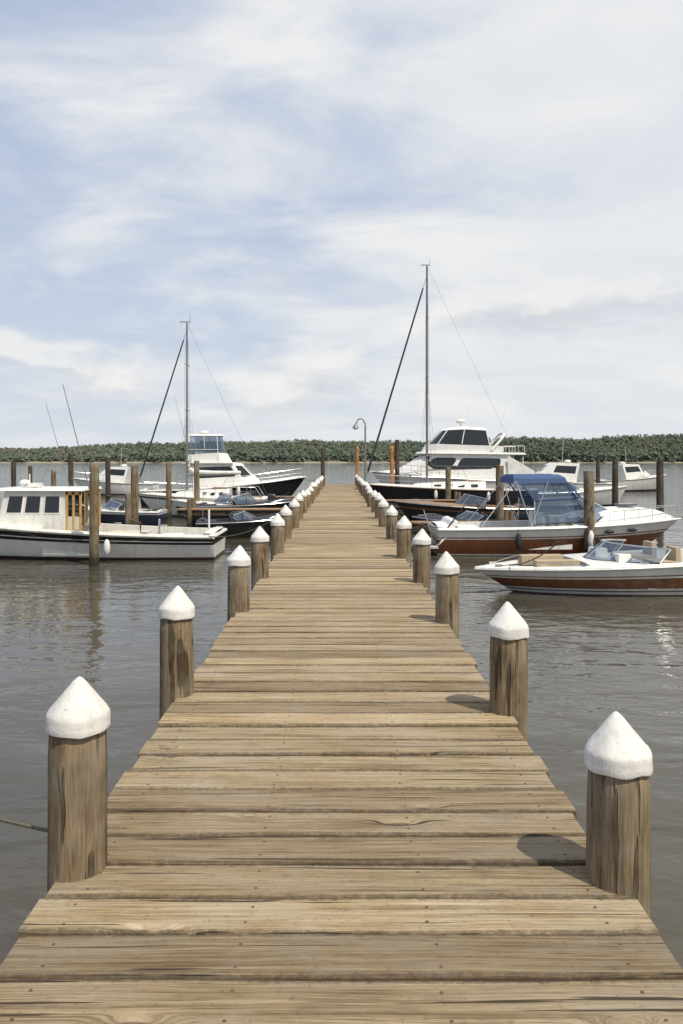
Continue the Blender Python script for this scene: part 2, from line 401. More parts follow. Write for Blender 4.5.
def pile(name,x,y,z0,z1,r,mat,cap=False,tilt=0.015,seg=20,capm='cap'):
    a=Acc()
    full=z1-z0; ztop=full-.178 if cap else full
    nz=min(max(6,int(ztop/.14)),26); sd=random.uniform(0,100); mi=a.mi(mat)
    for i in range(nz+1):
        z=ztop*i/nz
        for j in range(seg):
            an=2*math.pi*j/seg
            rr=r*(1.05-.07*i/nz)*(1+.05*mnoise.noise(Vector((math.cos(an)*1.1+sd,math.sin(an)*1.1,z*.9)))+.025*mnoise.noise(Vector((math.cos(an)*4+sd,math.sin(an)*4,z*1.3))))
            if cap and i==nz: rr*=.95
            a.v.append((rr*math.cos(an),rr*math.sin(an),z))
    for i in range(nz):
        for j in range(seg):
            k=(j+1)%seg; a.f.append([i*seg+j,i*seg+k,(i+1)*seg+k,(i+1)*seg+j]); a.m.append(mi)
    b0=len(a.v)
    for j in range(seg):
        vx=a.v[nz*seg+j]; a.v.append((vx[0]*.86,vx[1]*.86,ztop+.015))
    for j in range(seg):
        k=(j+1)%seg; a.f.append([nz*seg+j,nz*seg+k,b0+k,b0+j]); a.m.append(mi)
    a.f.append([b0+j for j in range(seg)]); a.m.append(mi)
    if cap:
        cs=36; R_=r*1.055; jit=random.uniform(.985,1.02); ch=random.uniform(.97,1.04)
        prof=[(.96,-.203),(1.0,-.206),(1.016,-.200),(1.006,-.186),(1.0,-.165),(.996,-.150),(.985,-.143),(.955,-.136),(.88,-.124),(.70,-.097),(.52,-.069),(.36,-.044),(.22,-.022),(.12,-.009),(.05,-.002),(.0005,0.)]
        b0=len(a.v); mc=a.mi(capm); lean=random.uniform(-.015,.015); lean2=random.uniform(-.012,.012)
        for q,(pr,pz) in enumerate(prof):
            for j in range(cs):
                an=2*math.pi*j/cs
                rr=R_*pr*jit*(1+.028*mnoise.noise(Vector((math.cos(an)*2+sd,math.sin(an)*2,pz*12))))
                zz=full+pz*ch+(.012*mnoise.noise(Vector((math.cos(an)*1.5+sd,math.sin(an)*1.5,7.))) if q<8 else 0)
                a.v.append((rr*math.cos(an)+lean*(1-pr),rr*math.sin(an)+lean2*(1-pr),zz))
        for q in range(len(prof)-1):
            for j in range(cs):
                k=(j+1)%cs; a.f.append([b0+q*cs+j,b0+q*cs+k,b0+(q+1)*cs+k,b0+(q+1)*cs+j]); a.m.append(mc)
    o=a.build(name,angle=50)
    o.location=(x,y,z0); o.rotation_euler=(random.uniform(-tilt,tilt),random.uniform(-tilt,tilt),random.uniform(0,6))
    return o
Lz=[.45,3.15,5.5,8.55,10.9,13.7,16.3,19.0]; Rz=[.4,3.06,5.1,7.9,10.5,13.1,16.2,19.2]
ltop=[.7,.75,.735,.69,.70,.69,.69,.69]; rtop=[.7,.635,.70,.70,.70,.69,.69,.69]
LX=[-1.08,-1.047,-1.115,-1.09,-1.09]; RX=[1.065,1.060,1.067,1.066,1.068]
for zs,tops,sx,XX in ((Lz,ltop,-1,LX),(Rz,rtop,1,RX)):
    zs=list(zs); tops=list(tops)
    while zs[-1]+2.65<Y1: zs.append(zs[-1]+2.65+random.uniform(-.1,.1)); tops.append(.69+random.uniform(-.05,.05))
    for i,(Y,t) in enumerate(zip(zs,tops)):
        X=XX[i] if i<len(XX) else CX+sx*(1.077+random.uniform(-.02,.02))
        pile('dock_piling',X,Y,-1.2,DECK+t,.118*random.uniform(.97,1.03),'pile',cap=True,tilt=.005,seg=28)

for px,yt,yb,w,mt in [(94,465,566,9.5,'pile'),(135,466,530,7.5,'pile'),(108,458,499,5,'piledark'),(71,454,494,5,'piledark'),
    (14,462,500,5,'piledark'),(169,462,519,5.5,'pile'),(197,461,519,5.5,'pile'),(322.5,448,504,4,'piledark'),
    (397.5,440,507,4.5,'piledark'),(448,467,512,5.5,'pile'),(500,466,528,8,'pile'),(590,471,557,10.5,'pile'),
    (615,460,510,6,'piledark'),(660,461,522,7,'piledark'),(598,459,497,4,'piledark'),(568,458,492,4,'piledark'),(54,470,520,5,'pile'),
    (128,494,534,6,'pile'),(548,462,496,3.6,'piledark'),(30,466,505,4,'piledark'),(240,468,503,3.6,'piledark')]:
    Z=H*F/(yb-460); pile('mooring_pile',PX(px,Z),Z,-1.,PZ(yt,Z),w/F*Z/2,mt,tilt=.012,seg=16)
for px,Z,yt,yb in [(357.5,52.,447,480),(392,46.,446,480)]:
    pile('orange_marker_post',PX(px,Z),Z,-1.,PZ(yt,Z),.11,'orange',seg=12)

# street lamp on dock
lamp=empty('street_lamp',(1.17,37.,DECK-.6))
a=Acc(); a.tube([(0,0,0),(0,0,3.75)],.055,'mast',10,r2=.04)
arc=[(0-.22*(1-math.cos(q)),0,3.75+.36*math.sin(q)) for q in np.linspace(0,math.pi*.93,14)]
a.tube(arc,.03,'mast',8); a.build('pole',lamp)
a=Acc(); hx,hy,hz=arc[-1]; a.tube([(hx,0,hz+.02),(hx-.01,0,hz-.05),(hx-.015,0,hz-.16)],.06,'mast',12,r2=.15); a.ell((hx-.015,0,hz-.17),(.11,.11,.06),'whitecv'); a.build('lamp_head',lamp)

# ---------------------------------------------------------------- boats
def hull(L,B,zst,zbow,bands,rake=.7,stern_w=.88,fine=2.3,cockpits=(),gw=.16,camber=.08,keel=-.3,N=40,deckm='white',flare=.7,sheerpow=1.8,floorm='floor',crown0=0.,hump=None):
    a=Acc()
    ts=list(np.linspace(0,1,N+1))
    for c in cockpits: ts+= [c[0],c[0]+.003,c[1],c[1]+.003]
    ts=sorted(set(round(t,4) for t in ts))
    def bb(t): 
        return B/2*(stern_w+(1-stern_w)*min(1,t/.35))*(1-max(0,(t-.4)/.6)**fine)+.012
    def zs(t): return zst+(zbow-zst)*t**sheerpow
    def xx(t,s): return -L/2+L*t-rake*(1-s)**1.1*max(0,(t-.45)/.55)**1.6
    def sheer(t,side=1,inset=0.,dz=0.): return Vector((xx(t,1),side*max(0.0,bb(t)-inset),zs(t)+dz))
    fr=[0.]; mats_=[]
    for f1,k in bands:
        f0=fr[-1]; sub=max(1,int((f1-f0)/.15)); 
        for q in range(sub): fr.append(f0+(f1-f0)*(q+1)/sub); mats_.append(k)
    secs=[]; ck=[]
    for t in ts:
        zk=keel*(1-max(0,(t-.7)/.3)**2)+.03*max(0,(t-.7)/.3)**2; Z=zs(t); b_=bb(t); sec=[]
        bow=max(0,(t-.3)/.7)**1.3
        p=.22*(1-bow)+flare*bow
        zl=[zk,zk+(0.-zk)*.5 ]+[0.02+(Z-.02)*f for f in fr]
        for q,zv in enumerate(zl):
            s=max(0,(zv-zk)/(Z-zk)); yv=b_*(s**p if s>0 else 0)
            sec.append((xx(t,s),yv,zv))
        c=None
        for cc in cockpits:
            if cc[0]<t<=cc[1]+.001: c=cc
        gi=max(b_-gw,.0)
        sec.append((xx(t,1),max(b_-.03,0),Z+.015))
        if c:
            sec+= [(xx(t,1),gi,Z+.02),(xx(t,1),max(gi-.02,0),c[2]),(xx(t,1),0,c[2])]
        else:
            hz=hump(t) if hump else 0.
            sec+= [(xx(t,1),gi,Z+.02),(xx(t,1),gi*.72,Z+camber*min(1,b_/.4)+hz*.85),(xx(t,1),0,Z+camber*min(1,b_/.4)*1.15+hz)]
        secs.append(sec); ck.append(c is not None)
    nz=2+len(fr)
    for side in (1,-1):
        for i in range(len(ts)-1):
            for j in range(len(secs[0])-1):
                q=[secs[i][j],secs[i+1][j],secs[i+1][j+1],secs[i][j+1]]
                q=[(x_,y_*side,z_) for x_,y_,z_ in q]
                if j<2: k='antifoul'
                elif j<nz-1: k=mats_[j-2]
                elif j>=nz+1 and (ck[i] or ck[i+1]): k=floorm if j==nz+2 else deckm
                else: k=deckm
                a.face(q,k)
        s0=secs[0]
        for j in range(len(s0)-1):
            p,q=s0[j],s0[j+1]
            k='antifoul' if j<2 else (mats_[j-2] if j<nz-1 else deckm)
            if abs(p[2]-q[2])>1e-5 and j<nz: a.face([(p[0],0,p[2]),(p[0],p[1]*side,p[2]),(q[0],q[1]*side,q[2]),(q[0],0,q[2])],k)
            elif j>=nz: a.face([(p[0],0,p[2]),(p[0],p[1]*side,p[2]),(q[0],q[1]*side,q[2])],k)
    return a,sheer,zs,bb
def cleanface(a):
    nf=[];nm=[]
    for f,m_ in zip(a.f,a.m):
        pts=[];
        for i in f:
            if not any((Vector(a.v[i])-Vector(a.v[k])).length<1e-4 for k in pts): pts.append(i)
        if len(pts)>=3: nf.append(pts); nm.append(m_)
    a.f=nf;a.m=nm
def hull_obj(root,*args,rub='rubber',rubr=.022,name='hull',**kw):
    a,sheer,zs,bb=hull(*args,**kw); cleanface(a); a.build(name,root,angle=30)
    r=Acc()
    for sd in (1,-1): r.tube([sheer(t,sd,-.008,-.03) for t in np.linspace(0,1,30)],rubr,rub,6)
    r.tube([sheer(0,1,0,-.03),sheer(0,-1,0,-.03)],rubr,rub,6)
    r.build('rub_rail',root)
    return sheer,zs,bb
def rails(root,sheer,t0,t1,h,n=7,inset=.08,mat='metal',r=.014,mid=True,name='guard_rail',close=True):
    a=Acc()
    for sd in (1,-1):
        tt=np.linspace(t0,t1,n*2)
        top=[sheer(t,sd,inset,h*(1 if i>0 else 0.05)) for i,t in enumerate(tt)]
        a.tube(top,r,mat,6)
        if mid: a.tube([sheer(t,sd,inset,h*.5) for t in tt[1:]],r*.6,mat,5)
        for t in np.linspace(t0,t1,n)[1:]:
            a.tube([sheer(t,sd,inset,0),sheer(t,sd,inset,h)],r*.8,mat,5)
    if close: a.tube([sheer(t1,1,inset,h),sheer(t1+.003,0,0,h),sheer(t1,-1,inset,h)],r,mat,6)
    a.build(name,root)
def line(a,p,q,sag,r,k,n=12):
    p=Vector(p);q=Vector(q)
    a.tube([p.lerp(q,t)-Vector((0,0,sag*4*t*(1-t))) for t in np.linspace(0,1,n)],r,k,5)
def sym(pts):
    return pts+[(x,-y,z) for x,y,z in reversed(pts) if abs(y)>1e-6]
def fender(a,p,k='whitecv',r=.1,h=.28):
    a.ell((p[0],p[1],p[2]-.35),(r,r,h),k,10,8); a.tube([(p[0],p[1],p[2]),(p[0],p[1],p[2]-.1)],.008,'rope',4)

# 1. left workboat, bow to -X
wb=empty('workboat',(-8.0,22.6,0),math.pi,roll=0)
sheer,zs,bb=hull_obj(wb,9.2,2.7,.66,1.2,[(.08,'antifoul'),(.62,'white'),(.90,'black'),(1.,'white')],rake=1.1,cockpits=[(.03,.5,.12)],gw=.2,deckm='white2',rub='white2',rubr=.05,sheerpow=1.6,keel=-.35,fine=2.1)
a=Acc()
for sd in (1,-1):
    a.tube([sheer(t,sd,-.0,-.02-.24*(.6+.4*t)) for t in np.linspace(0,.9,26)],.018,'greyline',6)
a.build('lower_rub_rail',wb)
a=Acc()
bot=sym([(1.35,.85,.8),(-.55,.9,.8)]); top=sym([(1.15,.78,1.86),(-.55,.84,1.86)])
pn=a.prism(bot,top,'white2','white2')
for k in (0,2):
    for (u0,u1) in ((.10,.32),(.38,.60),(.68,.9)) if k==0 else ((.1,.32),(.40,.62),(.68,.90)):
        pn(k,u0-.02,u1+.02,.40,.9,'whitecv',.012); pn(k,u0,u1,.44,.86,'glass',.02)
for k in (3,):
    for u0 in (.08,.38,.68): pn(k,u0,u0+.24,.45,.85,'glass',.012)
pn(1,.1,.9,.0,.92,'glass',.01)
a.build('pilot_house',wb,bevel=.01)
a=Acc()
a.prism(sym([(1.45,.88,1.86),(-1.0,.95,1.86)]),sym([(1.4,.84,1.93),(-.98,.9,1.93)]),'white','white')
a.build('cabin_roof',wb,bevel=.015)
a=Acc()
for sd in (1,-1):
    for xx_ in (-.58,-.76,-.95): a.box((xx_,sd*.86,1.32),(.05,.06,1.08),'ochre')
    a.box((-.76,sd*.86,.98),(.36,.04,.36),'cream')
    a.box((-.76,sd*.865,1.8),(.42,.05,.1),'ochre')
a.build('wood_frame',wb)
a=Acc()
pn=a.prism(sym([(3.4,.25,1.02),(1.36,.8,.86)]),sym([(3.1,.2,1.2),(1.36,.7,1.28)]),'white2','white2')
pn(0,.2,.4,.3,.75,'glass');pn(0,.55,.75,.3,.75,'glass')
a.build('trunk_cabin',wb,bevel=.02)
a=Acc()
a.tube([(1.0,-.6,1.9),(1.0,-.6,2.3)],.02,'white2',6); a.box((.6,0,2.0),(.25,.5,.1),'white')
a.tube([(.2,.7,1.9),(.0,.75,2.5)],.012,'metal'); a.ell((.9,0,2.05),(.16,.16,.1),'whitecv')
x0=-(PX(86,22.)+8.0); a.tube([(x0,.3,1.90),(-(PX(59,22.)+8.0),.3,PZ(383,22.))],.018,'greyline',5,r2=.009)
x0=-(PX(56,22.)+8.0); a.tube([(x0,-.5,1.93),(-(PX(31,22.)+8.0),-.5,PZ(400,22.))],.012,'greyline',5,r2=.006)
a.build('antennas',wb)
a=Acc()
a.box((-2.0,0,.42),(1.1,1.0,.5),'cream'); a.box((-3.2,-.3,.38),(.6,.7,.4),'whitecv'); a.box((-1.35,.5,.45),(.3,.3,.5),'white2')
a.tube([(-3.1,.9,.6),(-3.1,.9,1.1)],.03,'metal'); a.tube([(-2.6,.95,.6),(-2.6,.95,1.0),(-2.3,.95,1.1)],.03,'rust')
a.tube([(-4.3,0,.66),(-4.3,0,1.3)],.03,'whitecv'); 
for sd in (1,-1):
    for t in (.02,.2,.35): p=sheer(t,sd,.1,.0); a.box((p.x,p.y,p.z+.05),(.2,.05,.05),'metal')
fender(a,sheer(.3,1,-.12,.0),'whitecv',.09,.22)
a.build('deck_gear',wb,bevel=.01)
a=Acc()
line(a,sheer(.15,1,-.03,0)+Vector((0,0,0)),sheer(.6,1,-.03,.0),.3,.012,'rope',16)
line(a,sheer(.02,1,0,0),(-6.5,2.0,1.3),.2,.012,'rope'); a.build('mooring_lines',wb)

# sailboats
def sailboat(name,loc,rz,L,B,fb,bands,mast_x,mast_h,stay_end,boomlen,mastm='mast',thick=.03,rub='teak',cover='bluecv',deckm='white',furled=True):
    e=empty(name,loc,rz)
    sheer,zs,bb=hull_obj(e,L,B,fb,fb*1.3,bands,rake=.9,stern_w=.66,fine=2.0,cockpits=[(.06,.3,fb-.35)],gw=.25,rub=rub,deckm=deckm,keel=-.4)
    a=Acc(); z0=fb+.05
    x1=L*.24; x0=-L*.2
    pn=a.prism(sym([(x1,.3*B/2.6,z0+.08),(x1-.8,.65*B/2.6,z0),(x0,.78*B/2.6,z0-.05)]),sym([(x1-.3,.2,z0+.28),(x1-1.,.5*B/2.6,z0+.36),(x0,.62*B/2.6,z0+.42)]),deckm,deckm)
    for k,us in ((1,(.12,.32,.52,.74)),(3,(.12,.32,.52,.74))):
        for u in us: pn(k,u,u+.13,.3,.72,'glass',rnd=.4)
    a.box((x0+.5,0,z0+.46),(.7,.6,.06),'teak')
    a.build('cabin_trunk',e,bevel=.02)
    a=Acc(); a.tube([(mast_x,0,fb),(mast_x,0,mast_h)],.07*thick/.03,mastm,10,r2=.05*thick/.03)
    for fz in (.5,.76):
        zz=fb+(mast_h-fb)*fz; a.tube([(mast_x,-.7*B/2.8,zz),(mast_x,0,zz+.05),(mast_x,.7*B/2.8,zz)],.02,mastm)
    a.box((mast_x+.1,0,mast_h+.05),(.5,.05,.04),mastm); a.tube([(mast_x-.15,0,mast_h),(mast_x-.15,0,mast_h+.45)],.01,mastm)
    a.build('mast',e)
    a=Acc(); zb=z0+1.05
    a.tube([(mast_x,0,zb),(mast_x-boomlen,0,zb+.1)],.05,mastm,8); 
    pts=[(mast_x-.05,0,zb+.75),(mast_x-.1,0,zb+.35),(mast_x-.35,0,zb+.17),(mast_x-boomlen*.5,0,zb+.14),(mast_x-boomlen,0,zb+.14)]
    a.tube(pts,.13,cover,8,r2=.08); a.build('boom_and_sail_cover',e)
    a=Acc()
    if furled:
        P=Vector((mast_x+.05,0,mast_h*.95)); Q=Vector(stay_end); pp=[P.lerp(Q,t) for t in (0,.05,.1,.5,.9,.97,1)]
        a.tube(pp[:2],.012,'wire',5); a.tube(pp[1:6],.035*thick/.03,'darkcv',8,r2=.06*thick/.03); a.tube(pp[5:],.015,'wire',5)
    a.tube([(mast_x,0,mast_h),(-L/2+.1,0,fb)],.005,'wire',4)
    for sd in (1,-1):
        a.tube([(mast_x,0,mast_h),(mast_x,.7*B/2.8*sd,fb+(mast_h-fb)*.76),(mast_x,.7*B/2.8*sd,fb+(mast_h-fb)*.5),(mast_x-.1,sd*B*.46,fb)],.006,'wire',4)
        a.tube([(mast_x,0,fb+(mast_h-fb)*.5),(mast_x-.5,sd*B*.46,fb)],.005,'wire',4)
        a.tube([(mast_x,0,fb+(mast_h-fb)*.5),(mast_x+.5,sd*B*.44,fb)],.005,'wire',4)
    for t in (.3,.6): fender(a,sheer(t,1,-.11,0),'whitecv',.1,.26)
    line(a,sheer(.97,1,0,.05),(L/2+1.2,1.6,1.1),.1,.012,'rope'); line(a,sheer(.03,1,0,.05),(-L/2-1.0,1.4,1.2),.12,.012,'rope')
    a.build('rigging_and_lines',e)
    rails(e,sheer,.05,.96,.55,n=9,inset=.06,r=.011)
    return e,sheer
sailboat('sailboat',(-6.55,38.6,0),math.pi,6.4,2.2,.85,[(.08,'greyline'),(.8,'white'),(.88,'navy'),(1.,'white')],-6.55-PX(187,38.6),PZ(323,38.6),(3.15,0,1.7),2.6,mastm='mast',thick=.024,cover='whitecv')
sailboat('sailboat',(6.1,44.5,0),math.pi,9.4,2.9,1.05,[(.06,'maroon'),(.12,'white'),(.88,'black'),(1.,'black')],6.1-PX(427,44.5),PZ(266,44.5),(4.65,0,1.7),3.6,mastm='mast',thick=.033,cover='darkcv')

# 4. black sportfisher, bow to +X
sf=empty('sport_fishing_boat',(-6.7,47.,0),0)
sheer,zs,bb=hull_obj(sf,9.4,3.2,.95,1.75,[(.07,'antifoul'),(.82,'black'),(1.,'black')],rake=1.3,cockpits=[(.03,.3,.35)],gw=.2,rub='white',rubr=.04,keel=-.4)
a=Acc()
pn=a.prism(sym([(2.1,.5,1.35),(1.3,1.05,1.2),(-1.7,1.3,1.0)]),sym([(.9,.45,2.5),(.5,.95,2.55),(-1.7,1.15,2.5)]),'white','white')
for k in (1,3): pn(k,.08,.92,.42,.85,'glass',rnd=.2)
for k in (0,4): pn(k,.1,.9,.4,.88,'glass')
pn(5,.08,.92,.4,.88,'glass')
a.box((-.9,0,2.53),(2.9,2.5,.07),'white')
a.build('cabin',sf,bevel=.02)
a=Acc()
pn=a.prism(sym([(.3,.6,2.57),(-.1,.95,2.57),(-2.1,1.05,2.57)]),sym([(.0,.6,3.1),(-.3,.95,3.12),(-2.1,1.05,3.0)]),'white','white2',cap=False)
a.box((-.8,0,2.85),(.6,.8,.55),'white2'); a.box((-1.5,0,2.9),(.45,1.0,.65),'whitecv')
pn=a.prism(sym([(-.02,.6,3.12),(-.32,.95,3.12),(-2.0,1.0,3.1)]),sym([(-.3,.55,4.1),(-.5,.85,4.1),(-1.9,.9,4.1)]),['vinyl','vinyl',None,'vinyl','vinyl','vinyl'],'white',cap=False)
a.prism(sym([(-.1,.75,4.1),(-2.1,.95,4.1)]),sym([(-.2,.7,4.2),(-2.0,.88,4.2)]),'white','white')
for sd in (1,-1):
    for x_ in (-.4,-1.15,-1.95): a.tube([(x_+.1,sd*.98,2.6),(x_,sd*.88,4.12)],.022,'whitecv',6)
    a.tube([(-.3,sd*.98,3.3),(-2.0,sd*.98,3.3)],.018,'whitecv')
    a.tube([(-1.7,sd*1.2,2.0),(-2.6,sd*1.9,6.2)],.02,'metal',5,r2=.008)
a.ell((-1.3,.2,4.32),(.28,.28,.12),'whitecv'); a.tube([(-1.7,-.5,4.2),(-1.9,-.5,5.6)],.014,'whitecv',5,r2=.006); a.tube([(-.7,.5,4.2),(-.8,.5,4.7)],.014,'whitecv',5)
a.build('flybridge',sf)
rails(sf,sheer,.5,.97,.5,n=8)
a=Acc(); fender(a,sheer(.35,-1,-.1,0)); fender(a,sheer(.6,-1,-.1,0)); line(a,sheer(.95,-1,0,.05),(5.55,-1.2,1.5),.1,.014,'rope'); a.build('fenders',sf)

def runabout(name,loc,rz,L,B,z0,z1,bands,ws_t=.55,wsz=.4,cock=((.08,.48,.15),),rub='metal',seat='tan',outboard=False,deckm='white',roll=0.,bow_cock=True,wsm='vinyl',seath=.5,sp=1.8):
    e=empty(name,loc,rz,roll)
    cks=list(cock)
    if bow_cock: cks.append((.66,.9,z0-.25))
    sheer,zs,bb=hull_obj(e,L,B,z0,z1,bands,rake=.75,cockpits=cks,gw=.2,rub=rub,deckm=deckm,stern_w=.86,fine=2.4,camber=.05,sheerpow=sp)
    a=Acc(); X=lambda t:-L/2+L*t
    t0=ws_t; n=9; bot=[];top=[]
    for i in range(n):
        u=-1+2*i/(n-1); t=t0-.17*abs(u)**2.2
        b_=bb(t0-.17)-.12
        zz=zs(t)+.03+.03*(1-abs(u)); bot.append(Vector((X(t)+.0,u*b_,zz))); top.append(Vector((X(t)-.42*(1-.35*abs(u)),u*b_*.92,zz+wsz*(1-.25*abs(u)**3))))
    for i in range(n-1): a.face([bot[i],bot[i+1],top[i+1],top[i]],wsm)
    a.tube(top,.018,'metal',6); a.tube(bot,.016,'rubber',6)
    for i in (0,2,4,6,8): a.tube([bot[i],top[i]],.013,'metal',5)
    a.build('windshield',e)
    a=Acc()
    for sd in (1,-1):
        a.box((X(.4),sd*.5,z0-.16),(.5,.5,.22),seat); a.box((X(.4)-.27,sd*.5,z0-.25+seath*.5+.05),(.12,.46,seath),seat,.85)
        a.box((X(t0-.08),sd*.55,z0-.05),(.3,.45,.3),deckm,.85)
        if bow_cock: a.box((X(.75),sd*(bb(.78)-.35),z0-.13),(.9,.22,.2),seat)
    a.box((X(.11),0,z0-.12),(.5,B*.6,.3),seat); a.box((X(.05),0,z0-.03),(.2,B*.62,.26),seat)
    a.tube([Vector((X(t0)-.45,-.5+.16*math.cos(q),z0+.2+.16*math.sin(q))) for q in np.linspace(0,2*math.pi,14)],.015,'rubber',5)
    a.build('seats_and_console',e,bevel=.04)
    if outboard:
        a=Acc(); a.box((-L/2-.25,0,z0+.25),(.45,.36,.5),'black',.8); a.box((-L/2-.2,0,-.0),(.16,.12,.6),'black'); a.build('outboard_motor',e,bevel=.05)
    a=Acc()
    for sd in (1,-1):
        for t in (.03,.5,.93): p=sheer(t,sd,.1,.05); a.box(p,(.16,.03,.03),'metal')
        a.tube([sheer(t,sd,.09,.02+.09*math.sin(math.pi*(t-.68)/.26)) for t in np.linspace(.68,.94,10)],.011,'metal',5)
    a.tube([sheer(.05,0,0,.05),sheer(.05,0,0,.05)+Vector((0,0,.6))],.01,'metal'); a.build('cleats_and_rails',e)
    return e,sheer,zs,bb
runabout('dark_runabout',(-3.9,35.5,0),0.05,4.8,2.0,.7,.95,[(.1,'antifoul'),(1.,'black')],deckm='darkcv',bow_cock=False,seat='darkcv')
runabout('white_cruising_boat',(-5.6,36.8,0),math.pi+.08,4.4,1.9,.62,.9,[(.1,'navy'),(.55,'white'),(.65,'navy'),(1.,'white')],bow_cock=False,outboard=True)
runabout('dark_runabout',(-3.15,28.2,0),0.1,3.7,1.7,.55,.78,[(.1,'antifoul'),(1.,'black')],deckm='darkcv',bow_cock=False,seat='darkcv',wsz=.22)
runabout('dark_runabout',(-9.6,33.0,0),math.pi,4.6,1.9,.6,.85,[(.1,'antifoul'),(.8,'navy'),(1.,'white')],deckm='white2',bow_cock=False,seat='darkcv',wsz=.35)
runabout('dark_runabout',(5.1,33.6,0),math.pi+.04,5.6,2.2,.72,1.0,[(.08,'antifoul'),(.7,'black'),(.78,'brown'),(1.,'black')],deckm='teak',bow_cock=False,seat='brown')
runabout('dark_runabout',(4.6,29.2,0),math.pi-.05,3.9,1.8,.45,.65,[(.3,'maroon'),(1.,'navy')],deckm='darkcv',bow_cock=False,seat='darkcv',ws_t=.6,wsz=.25)

# 6. motor yacht, bow to -X
my=empty('motor_yacht',(7.6,53.,0),math.pi)
sheer,zs,bb=hull_obj(my,11.0,3.7,1.3,1.95,[(.08,'navy'),(.5,'white'),(.56,'greyline'),(1.,'white')],rake=1.5,cockpits=[(.03,.2,.5)],gw=.25,rub='greyline',rubr=.04,keel=-.5,fine=2.2,hump=lambda t:.32*max(0,math.sin(math.pi*min(1,max(0,(t-.45)/.5)))) )
a=Acc()
pn=a.prism(sym([(4.0,.45,1.95),(2.9,1.1,1.75),(-3.1,1.55,1.38)]),sym([(2.3,.45,2.95),(1.6,1.05,3.12),(-3.4,1.3,3.1)]),'white','white')
pn(1,.06,.36,.42,.82,'glass',rnd=.35); pn(1,.41,.9,.45,.82,'glass',rnd=.25)
pn(3,.64,.94,.42,.82,'glass',rnd=.35); pn(3,.1,.59,.45,.82,'glass',rnd=.25)
for k in (0,4): pn(k,.06,.94,.4,.9,'glass',rnd=.1)
pn(5,.06,.94,.4,.9,'glass')
a.build('superstructure',my,bevel=.03)
a=Acc()
a.prism(sym([(2.6,.7,3.12),(1.9,1.3,3.12),(-4.4,1.5,3.05)]),sym([(2.4,.65,3.24),(1.8,1.25,3.26),(-4.3,1.45,3.17)]),'white','white')
pn=a.prism(sym([(2.2,.6,3.25),(1.5,1.15,3.25),(-3.0,1.2,3.2)]),sym([(1.9,.6,3.72),(1.3,1.15,3.75),(-3.0,1.2,3.6)]),'white','floor')
pn=a.prism(sym([(1.8,.58,3.73),(1.25,1.1,3.75),(-.3,1.12,3.75),(-2.1,1.12,3.65)]),sym([(.9,.5,4.6),(.6,.9,4.64),(-.5,.95,4.7),(-1.9,.95,4.62)]),'glass','whitecv')
top=sym([(.95,.52,4.6),(.65,.93,4.64),(-.5,.98,4.7),(-2.0,.98,4.62)])
a.prism(top,sym([(.6,.4,4.76),(.3,.7,4.84),(-.6,.72,4.9),(-1.8,.7,4.8)]),'whitecv','whitecv')
for sd in (1,-1):
    for p,q in (((1.8,.58,3.73),(.9,.52,4.62)),((1.25,1.12,3.75),(.6,.92,4.65)),((-.3,1.14,3.75),(-.5,.97,4.7)),((-2.1,1.14,3.65),(-1.9,.97,4.62))):
        a.tube([(p[0],sd*p[1],p[2]),(q[0],sd*q[1],q[2])],.035,'white',6)
    a.tube([(-2.2,sd*1.25,3.3),(-2.9,sd*1.15,4.1),(-3.1,sd*.8,4.4),(-3.15,0,4.45)],.09,'white',8)
    a.tube([(-3.0,sd*1.38,3.6),(-4.3,sd*1.4,3.6)],.02,'white')
    for x_ in (-3.1,-3.5,-3.9,-4.3): a.tube([(x_,sd*1.39,3.2),(x_,sd*1.39,3.6)],.015,'white')
    a.tube([(-4.2,sd*1.45,1.3),(-4.2,sd*1.4,3.1)],.03,'white')
a.face([(-3.2,-1.55,3.0),(-4.9,-1.5,2.0),(-5.1,-1.5,1.4),(-3.2,-1.58,1.4)],'whitecv')
a.face([(-3.2,1.55,3.0),(-4.9,1.5,2.0),(-5.1,1.5,1.4),(-3.2,1.58,1.4)],'whitecv')
a.ell((-.4,0,5.25),(.33,.33,.16),'whitecv'); a.tube([(-.4,0,4.85),(-.4,0,5.2)],.06,'white'); a.tube([(-.8,.3,4.85),(-.9,.3,6.2)],.012,'whitecv',5); a.tube([(-.4,0,5.35),(-.4,0,5.75)],.02,'whitecv',5)
a.tube([(-3.1,-.6,4.4),(-3.5,-.6,6.4)],.014,'whitecv',5,r2=.006)
a.build('flybridge',my)
a=Acc()
for t in (.5,.6,.7):
    for sd in (1,-1):
        pA=sheer(t,sd,-.02,-.55); a.ell((pA.x,pA.y*.97,pA.z),(.28,.05,.09),'glass',12,6)
a.build('portholes',my)
rails(my,sheer,.45,.985,.65,n=11,r=.018)
a=Acc()
for t in (.2,.45): fender(a,sheer(t,1,-.12,0),'whitecv',.13,.35)
a.box((5.6,0,1.95),(.7,.4,.06),'white'); a.build('fenders_and_pulpit',my)

